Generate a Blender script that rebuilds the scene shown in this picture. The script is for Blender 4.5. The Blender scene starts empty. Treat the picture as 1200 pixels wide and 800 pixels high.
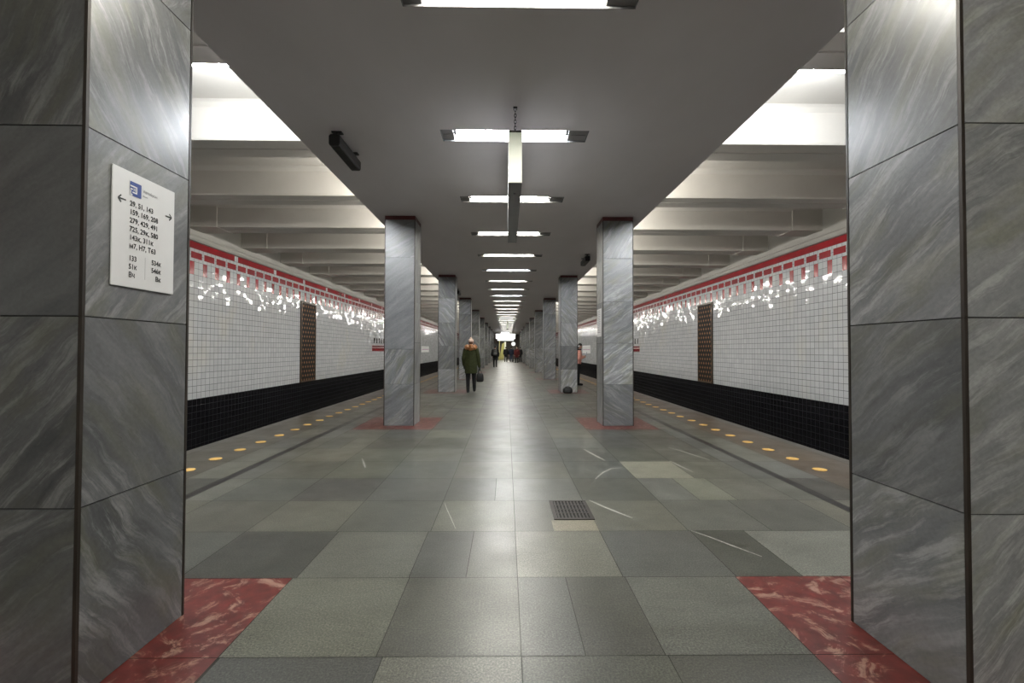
import bpy, bmesh, math, random
from mathutils import Vector, Matrix, Euler
C = bpy.context.scene.collection
PI = math.pi
rnd = random.Random(7)

# ------------------------------------------------------------------ measures (metres, camera at x = 0)
EYE = 1.35
BAY = 6.4386                    # pillar pitch
PXL = (-2.18, -1.6415)          # left pillar row
PXR = (1.7315, 2.281)           # right pillar row
CZ = 3.7578                     # central ceiling
CXL, CXR = -2.375, 2.51         # its edges
WX = 7.24                       # track walls
EDGE = 4.24                     # platform edges
T = 0.152                       # wall tile
ZB = 0.19                       # top of the black wall base
ZR = ZB + 24 * T                # top of the red band
RZ0, RZ1 = 4.12, 4.62           # ribs of the side ceilings
Y0, Y1 = -14.0, 70.0
HX = 0.08                       # lamp axis
NP = 10

ORD = ('first second third fourth fifth sixth seventh eighth ninth tenth eleventh twelfth thirteenth fourteenth '
       'fifteenth sixteenth seventeenth eighteenth nineteenth twentieth').split()
TENS = {2: 'twenty', 3: 'thirty', 4: 'forty', 5: 'fifty', 6: 'sixty', 7: 'seventy'}
def nth(k):                     # k from 1
    if k <= 20: return ORD[k - 1]
    t, u = divmod(k, 10)
    return (TENS[t][:-1] + 'ieth') if u == 0 else TENS[t] + '-' + ORD[u - 1]

# ------------------------------------------------------------------ object helpers
def tag(o, label=None, cat=None, group=None, kind=None):
    if label: o['label'] = label
    if cat: o['category'] = cat
    if group: o['group'] = group
    if kind: o['kind'] = kind
    return o
def empty(name, loc=(0, 0, 0), rz=0.0):
    o = bpy.data.objects.new(name, None); C.objects.link(o)
    o.empty_display_size = 0.1
    o.location = loc; o.rotation_euler = (0, 0, rz)
    return o
def link(name, me, parent=None, loc=None):
    o = bpy.data.objects.new(name, me); C.objects.link(o)
    if parent: o.parent = parent
    if loc: o.location = loc
    return o
def copy_tree(src, parent=None):
    c = src.copy(); C.objects.link(c)
    if parent: c.parent = parent
    for ch in list(src.children): copy_tree(ch, c)
    return c

class MB:
    """collects shapes in one bmesh"""
    def __init__(s): s.bm = bmesh.new()
    def box(s, x0, x1, y0, y1, z0, z1, mi=0):
        v = [s.bm.verts.new(p) for p in ((x0,y0,z0),(x1,y0,z0),(x1,y1,z0),(x0,y1,z0),(x0,y0,z1),(x1,y0,z1),(x1,y1,z1),(x0,y1,z1))]
        fs = []
        for q in ((3,2,1,0),(4,5,6,7),(0,1,5,4),(1,2,6,5),(2,3,7,6),(3,0,4,7)):
            f = s.bm.faces.new([v[i] for i in q]); f.material_index = mi; fs.append(f)
        return fs
    def quad(s, pts, mi=0):
        f = s.bm.faces.new([s.bm.verts.new(p) for p in pts]); f.material_index = mi
        return f
    def prism(s, poly, axis, a, b, mi=0):
        """poly of 2-D points swept along axis ('x','y','z') from a to b"""
        def P(p, t): return {'x': (t, p[0], p[1]), 'y': (p[0], t, p[1]), 'z': (p[0], p[1], t)}[axis]
        A = [s.bm.verts.new(P(p, a)) for p in poly]; B = [s.bm.verts.new(P(p, b)) for p in poly]
        n = len(poly)
        for i in range(n):
            f = s.bm.faces.new((A[i], A[(i+1) % n], B[(i+1) % n], B[i])); f.material_index = mi
        for r in (A[::-1], B):
            f = s.bm.faces.new(r); f.material_index = mi
        return s
    def rod(s, p0, p1, r0, r1=None, n=12, mi=0):
        r1 = r0 if r1 is None else r1
        p0, p1 = Vector(p0), Vector(p1); d = (p1 - p0).normalized()
        u = d.orthogonal().normalized(); w = d.cross(u)
        A, B = [], []
        for i in range(n):
            a = 2 * PI * i / n; k = u * math.cos(a) + w * math.sin(a)
            A.append(s.bm.verts.new(p0 + k * r0)); B.append(s.bm.verts.new(p1 + k * r1))
        for i in range(n):
            f = s.bm.faces.new((A[i], A[(i+1) % n], B[(i+1) % n], B[i])); f.material_index = mi; f.smooth = True
        for r in (A[::-1], B):
            f = s.bm.faces.new(r); f.material_index = mi
        return s
    def tube(s, pts, r, n=8, closed=False, mi=0):
        pts = [Vector(p) for p in pts]; N = len(pts); rings = []
        for i, p in enumerate(pts):
            a = pts[(i-1) % N] if (closed or i > 0) else p
            b = pts[(i+1) % N] if (closed or i < N-1) else p
            d = (b - a).normalized()
            ref = Vector((0.13, 0.31, 0.94))
            u = d.cross(ref).normalized(); w = d.cross(u)
            rings.append([s.bm.verts.new(p + (u*math.cos(2*PI*k/n) + w*math.sin(2*PI*k/n)) * r) for k in range(n)])
        for i in range(N if closed else N-1):
            A, B = rings[i], rings[(i+1) % N]
            for k in range(n):
                f = s.bm.faces.new((A[k], A[(k+1) % n], B[(k+1) % n], B[k])); f.smooth = True; f.material_index = mi
        if not closed:
            s.bm.faces.new(rings[0][::-1]); s.bm.faces.new(rings[-1])
        return s
    def bevel(s, w, seg=2):
        bmesh.ops.bevel(s.bm, geom=s.bm.edges[:], offset=w, segments=seg, affect='EDGES', clamp_overlap=True)
        return s
    def mesh(s, name, mats):
        bmesh.ops.recalc_face_normals(s.bm, faces=s.bm.faces[:])
        me = bpy.data.meshes.new(name); s.bm.to_mesh(me); s.bm.free()
        for m in (mats if isinstance(mats, (list, tuple)) else [mats]): me.materials.append(m)
        return me
    def build(s, name, mats, parent=None, loc=None):
        return link(name, s.mesh(name, mats), parent, loc)

# ------------------------------------------------------------------ materials
class NT:
    def __init__(s, name):
        s.m = bpy.data.materials.new(name); s.m.use_nodes = True
        s.t = s.m.node_tree; s.b = s.t.nodes['Principled BSDF']
    def n(s, typ, **kw):
        o = s.t.nodes.new(typ)
        for k, v in kw.items(): setattr(o, k, v)
        return o
    def l(s, a, b): s.t.links.new(a, b)
    def math(s, op, a, b=None, c=None):
        o = s.n('ShaderNodeMath', operation=op)
        for i, v in enumerate((a, b, c)):
            if v is None: continue
            if isinstance(v, (int, float)): o.inputs[i].default_value = v
            else: s.l(v, o.inputs[i])
        return o.outputs[0]
    def mix(s, f, a, b, mode='MIX'):
        o = s.n('ShaderNodeMix', data_type='RGBA', blend_type=mode)
        for i, v in ((0, f), (6, a), (7, b)):
            if isinstance(v, (int, float)): o.inputs[i].default_value = v
            elif isinstance(v, tuple): o.inputs[i].default_value = v + (1,) if len(v) == 3 else v
            else: s.l(v, o.inputs[i])
        return o.outputs[2]
    def ramp(s, f, stops):
        o = s.n('ShaderNodeValToRGB'); e = o.color_ramp.elements
        while len(e) < len(stops): e.new(0.5)
        for q, (p, c) in zip(e, stops):
            q.position = p; q.color = (c, c, c, 1) if isinstance(c, (int, float)) else c + (1,)
        s.l(f, o.inputs[0]); return o.outputs[0]
    def noise(s, vec, scale, detail=4, rough=.55, dist=0.0):
        o = s.n('ShaderNodeTexNoise'); o.inputs['Scale'].default_value = scale
        o.inputs['Detail'].default_value = detail; o.inputs['Roughness'].default_value = rough
        o.inputs['Distortion'].default_value = dist
        if vec is not None: s.l(vec, o.inputs['Vector'])
        return o.outputs['Fac']
    def pos(s): return s.n('ShaderNodeNewGeometry').outputs['Position']
    def scale(s, vec, sc):
        o = s.n('ShaderNodeVectorMath', operation='MULTIPLY'); s.l(vec, o.inputs[0]); o.inputs[1].default_value = sc
        return o.outputs[0]
    def bump(s, h, strength, dist=.01):
        o = s.n('ShaderNodeBump'); o.inputs['Strength'].default_value = strength; o.inputs['Distance'].default_value = dist
        s.l(h, o.inputs['Height']); s.l(o.outputs[0], s.b.inputs['Normal'])
def plain(name, col, rough=.5, metal=0.0, var=.12, scale=8.0, spec=.5):
    k = NT(name); k.b.inputs['Roughness'].default_value = rough; k.b.inputs['Metallic'].default_value = metal
    k.b.inputs['Specular IOR Level'].default_value = spec
    co = k.n('ShaderNodeTexCoord').outputs['Object']
    f = k.noise(co, scale, 5)
    a = tuple(c * (1 - var) for c in col); b = tuple(min(1, c * (1 + var)) for c in col)
    k.l(k.mix(k.ramp(f, [(.3, 0.0), (.7, 1.0)]), a, b), k.b.inputs['Base Color'])
    return k.m
def glow(name, col, strength, base=(.8, .8, .8)):
    k = NT(name); k.b.inputs['Base Color'].default_value = base + (1,)
    k.b.inputs['Emission Color'].default_value = col + (1,); k.b.inputs['Emission Strength'].default_value = strength
    k.b.inputs['Roughness'].default_value = .4
    if strength > 10: k.m.cycles.emission_sampling = 'FRONT'
    return k.m

def make_granite():
    k = NT('granite_floor'); g = k.pos()
    col = k.n('ShaderNodeVertexColor'); col.layer_name = 'tone'
    fine = k.ramp(k.noise(g, 105, 4, .75), [(.33, .35), (.5, 1.0), (.67, 2.0)])
    broad = k.ramp(k.noise(g, 1.7, 4), [(.3, .86), (.7, 1.12)])
    smear = k.ramp(k.noise(k.scale(g, (2.2, 5, 1)), 3.0, 6, .62, 1.2), [(.35, .9), (.65, 1.08)])
    c = k.mix(1.0, col.outputs[0], fine, 'MULTIPLY'); c = k.mix(1.0, c, broad, 'MULTIPLY'); c = k.mix(1.0, c, smear, 'MULTIPLY')
    k.l(c, k.b.inputs['Base Color'])
    k.l(k.ramp(k.noise(g, 2.6, 5, .6), [(.3, .285), (.7, .40)]), k.b.inputs['Roughness'])
    k.bump(k.noise(g, 210, 2), .08, .003)
    return k.m
def make_red_granite():
    k = NT('red_marble_floor'); g = k.pos()
    warp = k.n('ShaderNodeVectorMath', operation='ADD'); k.l(g, warp.inputs[0])
    nz = k.n('ShaderNodeTexNoise'); nz.inputs['Scale'].default_value = 3.0; k.l(g, nz.inputs['Vector'])
    sub = k.n('ShaderNodeVectorMath', operation='SCALE'); k.l(nz.outputs['Color'], sub.inputs[0]); sub.inputs['Scale'].default_value = .5
    k.l(sub.outputs[0], warp.inputs[1])
    f = k.noise(warp.outputs[0], 8.5, 9, .72)
    red = k.mix(k.ramp(k.noise(g, 14, 5), [(.3, 0.0), (.7, 1.0)]), (.055, .010, .008), (.115, .019, .015))
    c = k.mix(k.ramp(f, [(.53, 0.0), (.60, .55), (.70, .85)]), red, (.30, .19, .14))
    k.l(c, k.b.inputs['Base Color'])
    k.b.inputs['Roughness'].default_value = .34
    return k.m
def make_marble():
    k = NT('grey_marble')
    uv = k.n('ShaderNodeUVMap'); uv.uv_map = 'UVMap'
    col = k.n('ShaderNodeVertexColor'); col.layer_name = 'tone'          # r tone, g seed, b vein contrast
    sep = k.n('ShaderNodeSeparateColor'); k.l(col.outputs[0], sep.inputs[0])
    sx = k.n('ShaderNodeSeparateXYZ'); k.l(uv.outputs[0], sx.inputs[0])
    cmb = k.n('ShaderNodeCombineXYZ'); k.l(sx.outputs[0], cmb.inputs[0]); k.l(sx.outputs[1], cmb.inputs[1])
    k.l(k.math('MULTIPLY', sep.outputs[1], 40.0), cmb.inputs[2])
    v = cmb.outputs[0]
    nz = k.n('ShaderNodeTexNoise'); nz.inputs['Scale'].default_value = 1.8; nz.inputs['Detail'].default_value = 3; k.l(v, nz.inputs['Vector'])
    sc = k.n('ShaderNodeVectorMath', operation='SCALE'); k.l(nz.outputs['Color'], sc.inputs[0]); sc.inputs['Scale'].default_value = .2
    ad = k.n('ShaderNodeVectorMath', operation='ADD'); k.l(v, ad.inputs[0]); k.l(sc.outputs[0], ad.inputs[1])
    w = ad.outputs[0]
    broad = k.noise(k.scale(w, (.8, 4.2, 1)), 1.6, 8, .68)
    streak = k.noise(k.scale(w, (.9, 7.5, 1)), 2.3, 10, .74)
    fine = k.noise(k.scale(w, (1.2, 9.0, 1)), 3.4, 10, .76)
    dark = k.noise(k.scale(w, (1.2, 8.0, 1.3)), 3.2, 9, .75)
    a = k.mix(k.ramp(broad, [(.28, 0.0), (.72, 1.0)]), (.14, .147, .155), (.36, .367, .372))
    patch = k.ramp(k.noise(k.scale(w, (1.0, 1.6, 1)), 1.3, 3), [(.34, .28), (.56, 1.0)])
    vein = k.math('MULTIPLY', patch, sep.outputs[2])
    a = k.mix(k.math('MULTIPLY', k.ramp(streak, [(.49, 0.0), (.60, 1.0)]), vein), a, (.57, .575, .57))
    a = k.mix(k.math('MULTIPLY', k.ramp(fine, [(.53, 0.0), (.70, .75)]), vein), a, (.085, .09, .10))
    a = k.mix(k.math('MULTIPLY', k.ramp(dark, [(.64, 0.0), (.72, .9)]), sep.outputs[2]), a, (.085, .085, .09))
    olive = k.ramp(k.noise(k.scale(w, (1.2, 4.0, 1)), 2.1, 4), [(.48, 0.0), (.70, .65)])
    a = k.mix(k.math('MULTIPLY', olive, sep.outputs[2]), a, (.23, .23, .145))
    a = k.mix(1.0, a, k.ramp(k.noise(v, 60, 3), [(.3, .9), (.7, 1.1)]), 'MULTIPLY')
    t = k.math('MULTIPLY', sep.outputs[0], 3.3)
    tt = k.n('ShaderNodeCombineColor'); [k.l(t, tt.inputs[i]) for i in range(3)]
    a = k.mix(1.0, a, tt.outputs[0], 'MULTIPLY')
    k.l(a, k.b.inputs['Base Color'])
    k.l(k.ramp(k.noise(v, 3, 4), [(.3, .285), (.7, .34)]), k.b.inputs['Roughness'])
    return k.m
def make_tile(name, c0, c1, grout, rough, tilt, gw=.045, stain=None):
    """glazed square tiles on the track walls, laid out in world Y / Z"""
    k = NT(name); g = k.pos(); s = k.n('ShaderNodeSeparateXYZ'); k.l(g, s.inputs[0])
    a = k.math('DIVIDE', s.outputs[1], T); b = k.math('DIVIDE', k.math('SUBTRACT', s.outputs[2], ZB), T)
    fa, fb = k.math('FRACT', a), k.math('FRACT', b)
    ea = k.math('MINIMUM', fa, k.math('SUBTRACT', 1.0, fa)); eb = k.math('MINIMUM', fb, k.math('SUBTRACT', 1.0, fb))
    e = k.math('MINIMUM', ea, eb)
    cell = k.n('ShaderNodeCombineXYZ'); k.l(k.math('FLOOR', a), cell.inputs[0]); k.l(k.math('FLOOR', b), cell.inputs[1])
    k.l(k.math('SIGN', s.outputs[0]), cell.inputs[2])
    wn = k.n('ShaderNodeTexWhiteNoise', noise_dimensions='3D'); k.l(cell.outputs[0], wn.inputs['Vector'])
    c = k.mix(wn.outputs['Value'], c0, c1)
    if stain:
        f = k.ramp(k.noise(k.scale(g, (1, .8, .5)), .8, 4), [(.60, 0.0), (.75, .35)])
        c = k.mix(f, c, stain)
    line = k.math('LESS_THAN', e, gw)
    c = k.mix(line, c, grout)
    k.l(c, k.b.inputs['Base Color'])
    k.l(k.math('ADD', k.math('MULTIPLY', line, .5), rough), k.b.inputs['Roughness'])
    # each tile is set at a slightly different tilt
    sb = k.n('ShaderNodeVectorMath', operation='SUBTRACT'); k.l(wn.outputs['Color'], sb.inputs[0]); sb.inputs[1].default_value = (.5, .5, .5)
    ms = k.n('ShaderNodeVectorMath', operation='MULTIPLY'); k.l(sb.outputs[0], ms.inputs[0]); ms.inputs[1].default_value = (0, tilt, tilt)
    ad = k.n('ShaderNodeVectorMath', operation='ADD'); k.l(k.n('ShaderNodeNewGeometry').outputs['Normal'], ad.inputs[0]); k.l(ms.outputs[0], ad.inputs[1])
    no = k.n('ShaderNodeVectorMath', operation='NORMALIZE'); k.l(ad.outputs[0], no.inputs[0])
    k.l(no.outputs[0], k.b.inputs['Normal']); k.b.inputs['Specular IOR Level'].default_value = .28
    return k.m
def make_grille():
    """openwork metal screen: gilt diamonds over a dark ground"""
    k = NT('gilt_lattice'); co = k.n('ShaderNodeTexCoord').outputs['Object']
    s = k.n('ShaderNodeSeparateXYZ'); k.l(co, s.inputs[0])
    u = k.math('DIVIDE', s.outputs[1], .2); v = k.math('DIVIDE', s.outputs[2], .155)
    row = k.math('FLOOR', v)
    u2 = k.math('ADD', u, k.math('MULTIPLY', k.math('MODULO', row, 2.0), .5))
    fu = k.math('ABSOLUTE', k.math('SUBTRACT', k.math('FRACT', u2), .5)); fv = k.math('ABSOLUTE', k.math('SUBTRACT', k.math('FRACT', v), .5))
    d = k.math('ADD', fu, k.math('MULTIPLY', fv, .8))
    m = k.math('MULTIPLY', k.math('LESS_THAN', d, .27), k.math('GREATER_THAN', d, -1.0))
    k.l(k.mix(m, (.008, .006, .005), (.22, .115, .05)), k.b.inputs['Base Color'])
    k.l(k.math('MULTIPLY', m, .5), k.b.inputs['Metallic']); k.b.inputs['Roughness'].default_value = .6; k.b.inputs['Specular IOR Level'].default_value = .12
    return k.m
def make_paint(name, c0, c1, rough=.6):
    k = NT(name); g = k.pos()
    f = k.noise(k.scale(g, (1, .5, 1)), 1.3, 5, .6)
    k.l(k.mix(k.ramp(f, [(.3, 0.0), (.7, 1.0)]), c0, c1), k.b.inputs['Base Color'])
    k.b.inputs['Roughness'].default_value = rough
    k.bump(k.noise(g, 40, 3), .05, .004)
    return k.m

LAMP = 140.0
COVE = 130.0
M = {}
M['granite'] = make_granite(); M['red_granite'] = make_red_granite(); M['marble'] = make_marble()
M['grout'] = plain('floor_joint', (.035, .035, .03), .8)
M['white_tile'] = make_tile('white_glazed_tile', (.43, .442, .448), (.475, .487, .492), (.085, .085, .085), .08, .10, gw=.033, stain=(.55, .50, .36))
M['black_tile'] = make_tile('black_glazed_tile', (.006, .006, .007), (.010, .010, .012), (.010, .010, .012), .22, .03, gw=.028)
M['red_tile'] = plain('red_glazed_tile', (.21, .006, .011), .16, var=.2, scale=3)
M['ceiling'] = make_paint('grey_ceiling_paint', (.575, .54, .55), (.625, .59, .60), .55)
M['rib'] = make_paint('cream_rib_paint', (.46, .44, .40), (.52, .50, .455), .6)
M['cornice'] = make_paint('grey_cornice_paint', (.22, .21, .19), (.28, .27, .24), .6)
M['cap'] = plain('dark_red_cap_stone', (.075, .012, .012), .4)
M['strip'] = plain('brown_corner_metal', (.026, .020, .015), .45, .3, var=.4, scale=3)
M['core'] = plain('dark_joint_core', (.03, .03, .03), .8)
M['housing'] = plain('white_enamel_housing', (.78, .78, .76), .5, var=.05)
M['trough'] = plain('grey_lamp_trough', (.13, .13, .13), .7, var=.05, spec=.1)
M['plate'] = plain('grey_end_plate', (.20, .19, .19), .45, .3)
M['socket'] = plain('grey_plastic_socket', (.10, .10, .10), .5)
M['tube'] = glow('lit_fluorescent_tube', (1.0, .97, .88), LAMP)
M['tube_cool'] = glow('cool_fluorescent_tube', (.90, .94, 1.0), LAMP * 1.3)
M['cove'] = glow('lit_cove_tube', (1.0, .97, .915), COVE)
M['cove_bright'] = glow('bright_cove_tube', (.93, .96, 1.0), COVE * 1.9)
M['black_plastic'] = plain('black_plastic', (.014, .013, .013), .42)
M['dark_metal'] = plain('dark_grey_metal', (.085, .08, .078), .4, .6)
M['chain'] = plain('dark_chain_steel', (.05, .05, .05), .4, .8)
M['panel_lit'] = glow('lit_sign_side', (.95, 1.0, .95), .35)
M['end_lit'] = glow('frosted_sign_end', (.93, 1.0, .76), .12, (.5, .5, .45))
M['sign_far'] = glow('lit_white_sign', (.93, .95, 1.0), 1.0)
M['paper'] = plain('white_sign_panel', (.60, .60, .60), .45, var=.02)
M['ink'] = plain('black_ink', (.012, .012, .012), .6)
M['grey_ink'] = plain('grey_ink', (.22, .22, .23), .6)
M['logo_blue'] = plain('blue_ink', (.009, .035, .20), .5, var=.05)
M['letter'] = plain('dark_bronze_letter', (.025, .02, .018), .35, .5)
M['gilt'] = make_grille()
M['frame_brown'] = plain('brown_frame_metal', (.06, .038, .02), .4, .5)
M['marker'] = plain('yellow_marker_plastic', (.70, .44, .13), .5, var=.12, scale=30)
M['grate'] = plain('cast_iron', (.035, .03, .026), .5, .5, var=.3)
M['pit'] = plain('dark_pit', (.006, .006, .006), .9)
M['track'] = plain('dark_track_bed', (.03, .028, .026), .85, var=.4)
M['end_wall'] = make_paint('dark_end_wall', (.06, .05, .045), (.10, .085, .075), .5)
M['yellow_wall'] = make_paint('yellow_stair_wall', (.50, .47, .16), (.58, .54, .22), .5)
M['white_paint'] = make_paint('white_post_paint', (.75, .77, .72), (.82, .84, .80), .5)
M['stair'] = plain('grey_stair_stone', (.12, .13, .14), .5)
M['purple'] = plain('purple_route_ink', (.28, .05, .22), .5)

# ------------------------------------------------------------------ camera
cam = bpy.data.cameras.new('camera'); co = bpy.data.objects.new('camera', cam); C.objects.link(co)
f_px, yaw, pitch, roll = 535.0146, .0123, .0187, .0025
fw = Vector((math.sin(yaw)*math.cos(pitch), math.cos(yaw)*math.cos(pitch), math.sin(pitch)))
r0 = Vector((math.cos(yaw), -math.sin(yaw), 0)); u0 = r0.cross(fw)
R_ = r0*math.cos(roll) + u0*math.sin(roll); U_ = -r0*math.sin(roll) + u0*math.cos(roll)
m = Matrix((R_, U_, -fw)).transposed().to_4x4(); m.translation = (0, 0, EYE)
co.matrix_world = m
cam.sensor_width = 36; cam.lens = 36 * f_px / 1200; cam.clip_start = .05; cam.clip_end = 300
bpy.context.scene.camera = co

# ------------------------------------------------------------------ floor
def pillar_y(k): return 1.76 + BAY * k if k == 0 else 8.1691 + BAY * (k - 1)
def tone(base, hue):
    base = (.19 + (base - .18) * .72) * 1.47
    return (base * hue[0], base * hue[1], base * hue[2], 1)
HUES = [(1.0, 1.0, .885), (1.0, 1.01, .88), (.99, 1.0, .905), (.985, 1.0, .925), (1.01, 1.0, .87)]
def build_floor():
    mb = MB(); bm = mb.bm; lay = bm.loops.layers.color.new('tone')
    g = .0020
    def tile(x0, x1, y0, y1, c, mi=0):
        f = mb.quad([(x0+g, y0+g, 0), (x1-g, y0+g, 0), (x1-g, y1-g, 0), (x0+g, y1-g, 0)], mi)
        for l in f.loops: l[lay] = c
    off = [0, .70, 1.40, 2.09, 2.785, 3.49, 4.22, 4.96, 5.70, BAY]
    rows = []
    for k in range(-3, 11):
        y = 1.34 + BAY * k
        rows += [(y + off[i], y + off[i+1], i, k) for i in range(9)]
    fixed = {  # rows near the camera: x break -> tone of the tile to its right
        (0, 0): [(-1.25, .135), (-.54, .22), (.07, .15), (.72, .13)],
        (1, 0): [(-1.26, .21), (-.57, .145), (.07, .165), (.355, .135), (.71, .19)],
        (2, 0): [(-1.93, .12), (-1.24, .20), (-.575, .13), (-.237, .155), (.07, .23), (.70, .165), (1.38, .125), (1.78, .25)],
        (3, 0): [(-1.93, .20), (-1.26, .17), (-.56, .21), (.07, .18), (.70, .20), (1.37, .19), (2.0, .17)],
        (4, 0): [(-1.93, .14), (-1.26, .18), (-.56, .16), (-.1, .22), (.07, .21), (.69, .155), (1.37, .22), (1.75, .26), (2.1, .2)],
        (5, 0): [(-1.93, .19), (-1.26, .20), (-.56, .19), (.07, .2), (.69, .17), (1.37, .32), (2.0, .2)],
    }
    for (a, b, i, k) in rows:
        if b < Y0 or a > Y1 - 2: continue
        red = i in (0, 1)
        xs = [-1.26, -.565, .07, .70, 1.37]
        if not red: xs = [-2.62, -1.94] + xs + [2.0, 2.63]
        fx = fixed.get((i, k))
        if fx:
            lo, hi = (-1.26, 1.37) if red else (-2.62, 2.63)
            br = ([lo] if fx[0][0] > lo + .05 else []) + [p for p, _ in fx] + [hi]
            tn = ([.17] if fx[0][0] > lo + .05 else []) + [t for _, t in fx]
        else:
            br, tn = [xs[0]], []
            for x in xs[1:]:
                if rnd.random() < .16: br.append((br[-1] + x) / 2); tn.append(rnd.uniform(.14, .24))
                br.append(x); tn.append(rnd.uniform(.14, .235))
        for x0, x1, t in zip(br, br[1:], tn): tile(x0, x1, a, b, tone(t, rnd.choice(HUES)))
        if red:
            for x0, x1 in ((-2.62, -1.94), (-1.94, -1.26), (1.37, 2.0), (2.0, 2.63)): tile(x0, x1, a, b, (1, 1, 1, 1), 1)
        for sgn in (-1, 1):
            def side(u, v, c):
                (tile(u, v, a, b, c) if sgn > 0 else tile(-v, -u, a, b, c))
            warm = (1.14, .95, .72) if sgn > 0 else (1.04, .98, .82)
            side(2.63 if sgn > 0 else 2.62, 2.875, tone(rnd.uniform(.17, .24), rnd.choice(HUES)))
            side(2.875, 2.965, (.062, .06, .055, 1))
            t = rnd.uniform(.16, .24)
            side(2.965, 3.34, tone(.11 if (i, k) == (4, 0) else t, rnd.choice(HUES)))
            side(3.34, 4.08, tone(rnd.uniform(.135, .165), warm))
            side(4.08, EDGE, tone(rnd.uniform(.17, .2), (1.03, 1, .9)))
    f = mb.quad([(.36, 3.432, .0007), (.70, 3.432, .0007), (.70, 3.645, .0007), (.36, 3.645, .0007)], 0)     # pale insert by the drain
    for l in f.loops: l[lay] = (.44, .42, .36, 1)
    # bed under the tiles
    mb.box(-EDGE, EDGE, Y0, Y1 - 2, -1.1, -.004, 2)
    return tag(mb.build('floor', [M['granite'], M['red_granite'], M['grout']]), 'grey granite platform floor with red marble squares around the pillars', 'floor', kind='structure')
floor = build_floor()
M['scuff'] = plain('pale_scuff', (.30, .295, .26), .5, var=.3, scale=40)
for pts, w in (([(1.39, 3.43), (1.48, 3.31), (1.56, 3.18), (1.68, 3.0)], .013), ([(.75, 4.13), (.83, 3.98), (.92, 3.84), (1.02, 3.69)], .018), ([(.94, 4.81), (1.07, 5.06), (1.2, 5.22), (1.33, 5.26)], .016),
               ([(1.06, 6.25), (1.11, 6.02), (1.16, 5.8), (1.21, 5.62)], .03), ([(2.26, 6.36), (2.35, 6.14), (2.41, 5.94), (2.51, 5.62)], .028), ([(-.54, 4.06), (-.50, 3.9), (-.45, 3.73), (-.38, 3.48)], .008),
               ([(-1.79, 5.72), (-1.70, 5.5), (-1.61, 5.27)], .02), ([(2.0, 5.58), (2.04, 5.3), (2.08, 5.07)], .02)):
    mb = MB(); n = len(pts); L = []
    for i, (x, y) in enumerate(pts):
        a, b = Vector(pts[max(0, i-1)]), Vector(pts[min(n-1, i+1)]); d = (b - a).normalized(); q = Vector((-d.y, d.x)) * w * (.25 if i in (0, n-1) else .5)
        L.append(((x + q.x, y + q.y, .0006), (x - q.x, y - q.y, .0006)))
    for (a, b), (c, d) in zip(L, L[1:]): mb.quad([a, b, d, c])
    mb.build('scuff_mark', M['scuff'], floor)
mb = MB(); mb.box(-WX - .2, WX + .2, Y0 - .1, Y1 + .1, -1.25, -1.1)
tag(mb.build('floor_trackway', M['track']), 'dark track bed below both platform edges', 'floor', kind='structure')

# ------------------------------------------------------------------ track walls
def build_wall(sgn, name, label):
    mb = MB(); x = sgn * WX
    def q(y0, y1, z0, z1, mi, dx=0.0):
        X = x - sgn * dx
        p = [(X, y0, z0), (X, y1, z0), (X, y1, z1), (X, y0, z1)]
        mb.quad(p if sgn < 0 else p[::-1], mi)
    n0, n1 = int(Y0 / (3*T)) - 1, int(Y1 / (3*T)) + 1
    ya, yb = n0 * 3 * T, n1 * 3 * T
    z = lambda r: ZB + r * T
    q(ya, yb, -1.1, ZB, 1)
    q(ya, yb, ZB, z(19), 0)
    for k in range(n0, n1):
        y = k * 3 * T
        q(y, y + T, z(19), z(21), 2); q(y + T, y + 3*T, z(19), z(21), 0)         # upright red pairs
        if sgn > 0 and k == 19: pass
        q(y, y + 3*T, z(21), z(21.5), 0)
        q(y + .25*T, y + 2.75*T, z(21.5), z(22.5), 2); q(y - .25*T, y + .25*T, z(21.5), z(22.5), 0)
        q(y, y + 3*T, z(22.5), z(23), 0)
    y = ya; br = 12.2
    cuts = [br + 2.05 * i for i in range(-9, 28)] if sgn < 0 else []
    cur = ya
    for c in cuts:
        if c > yb: break
        q(cur, c, z(23), z(24), 2); q(c, c + T, z(23), z(24), 0); cur = c + T
    q(cur, yb, z(23), z(24), 2)
    q(ya, yb, z(24), 4.8, 3)
    o = mb.build(name, [M['white_tile'], M['black_tile'], M['red_tile'], M['cornice']])
    me = o.data
    # outer skin, so the wall has its depth
    bm = bmesh.new(); bm.from_mesh(me)
    for p in ([(x + sgn*.2, ya, -1.1), (x + sgn*.2, yb, -1.1), (x + sgn*.2, yb, 4.8), (x + sgn*.2, ya, 4.8)],):
        f = bm.faces.new([bm.verts.new(v) for v in p]); f.material_index = 3
    for f in bm.faces:
        if abs(f.calc_center_median().x) < WX + .05:
            if f.normal.x * sgn > 0: f.normal_flip()
    bm.to_mesh(me); bm.free()
    tag(o, label, 'wall', kind='structure')
build_wall(-1, 'wall_left', 'white tiled track wall with red band and black base, left of the platform')
build_wall(1, 'wall_right', 'white tiled track wall with red band and black base, right of the platform')
for sgn, nm in ((-1, 'trim_left'), (1, 'trim_right')):
    mb = MB(); x = sgn * WX
    prof = [(x, ZR), (x - sgn*.05, ZR + .01), (x - sgn*.07, ZR + .05), (x - sgn*.07, ZR + .11), (x - sgn*.03, ZR + .15), (x, ZR + .16)]
    mb.prism(prof, 'y', Y0, Y1)
    tag(mb.build(nm, M['cornice']), 'grey cornice moulding above the red band of the %s track wall' % nm.split('_')[1], 'trim', kind='structure')

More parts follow.
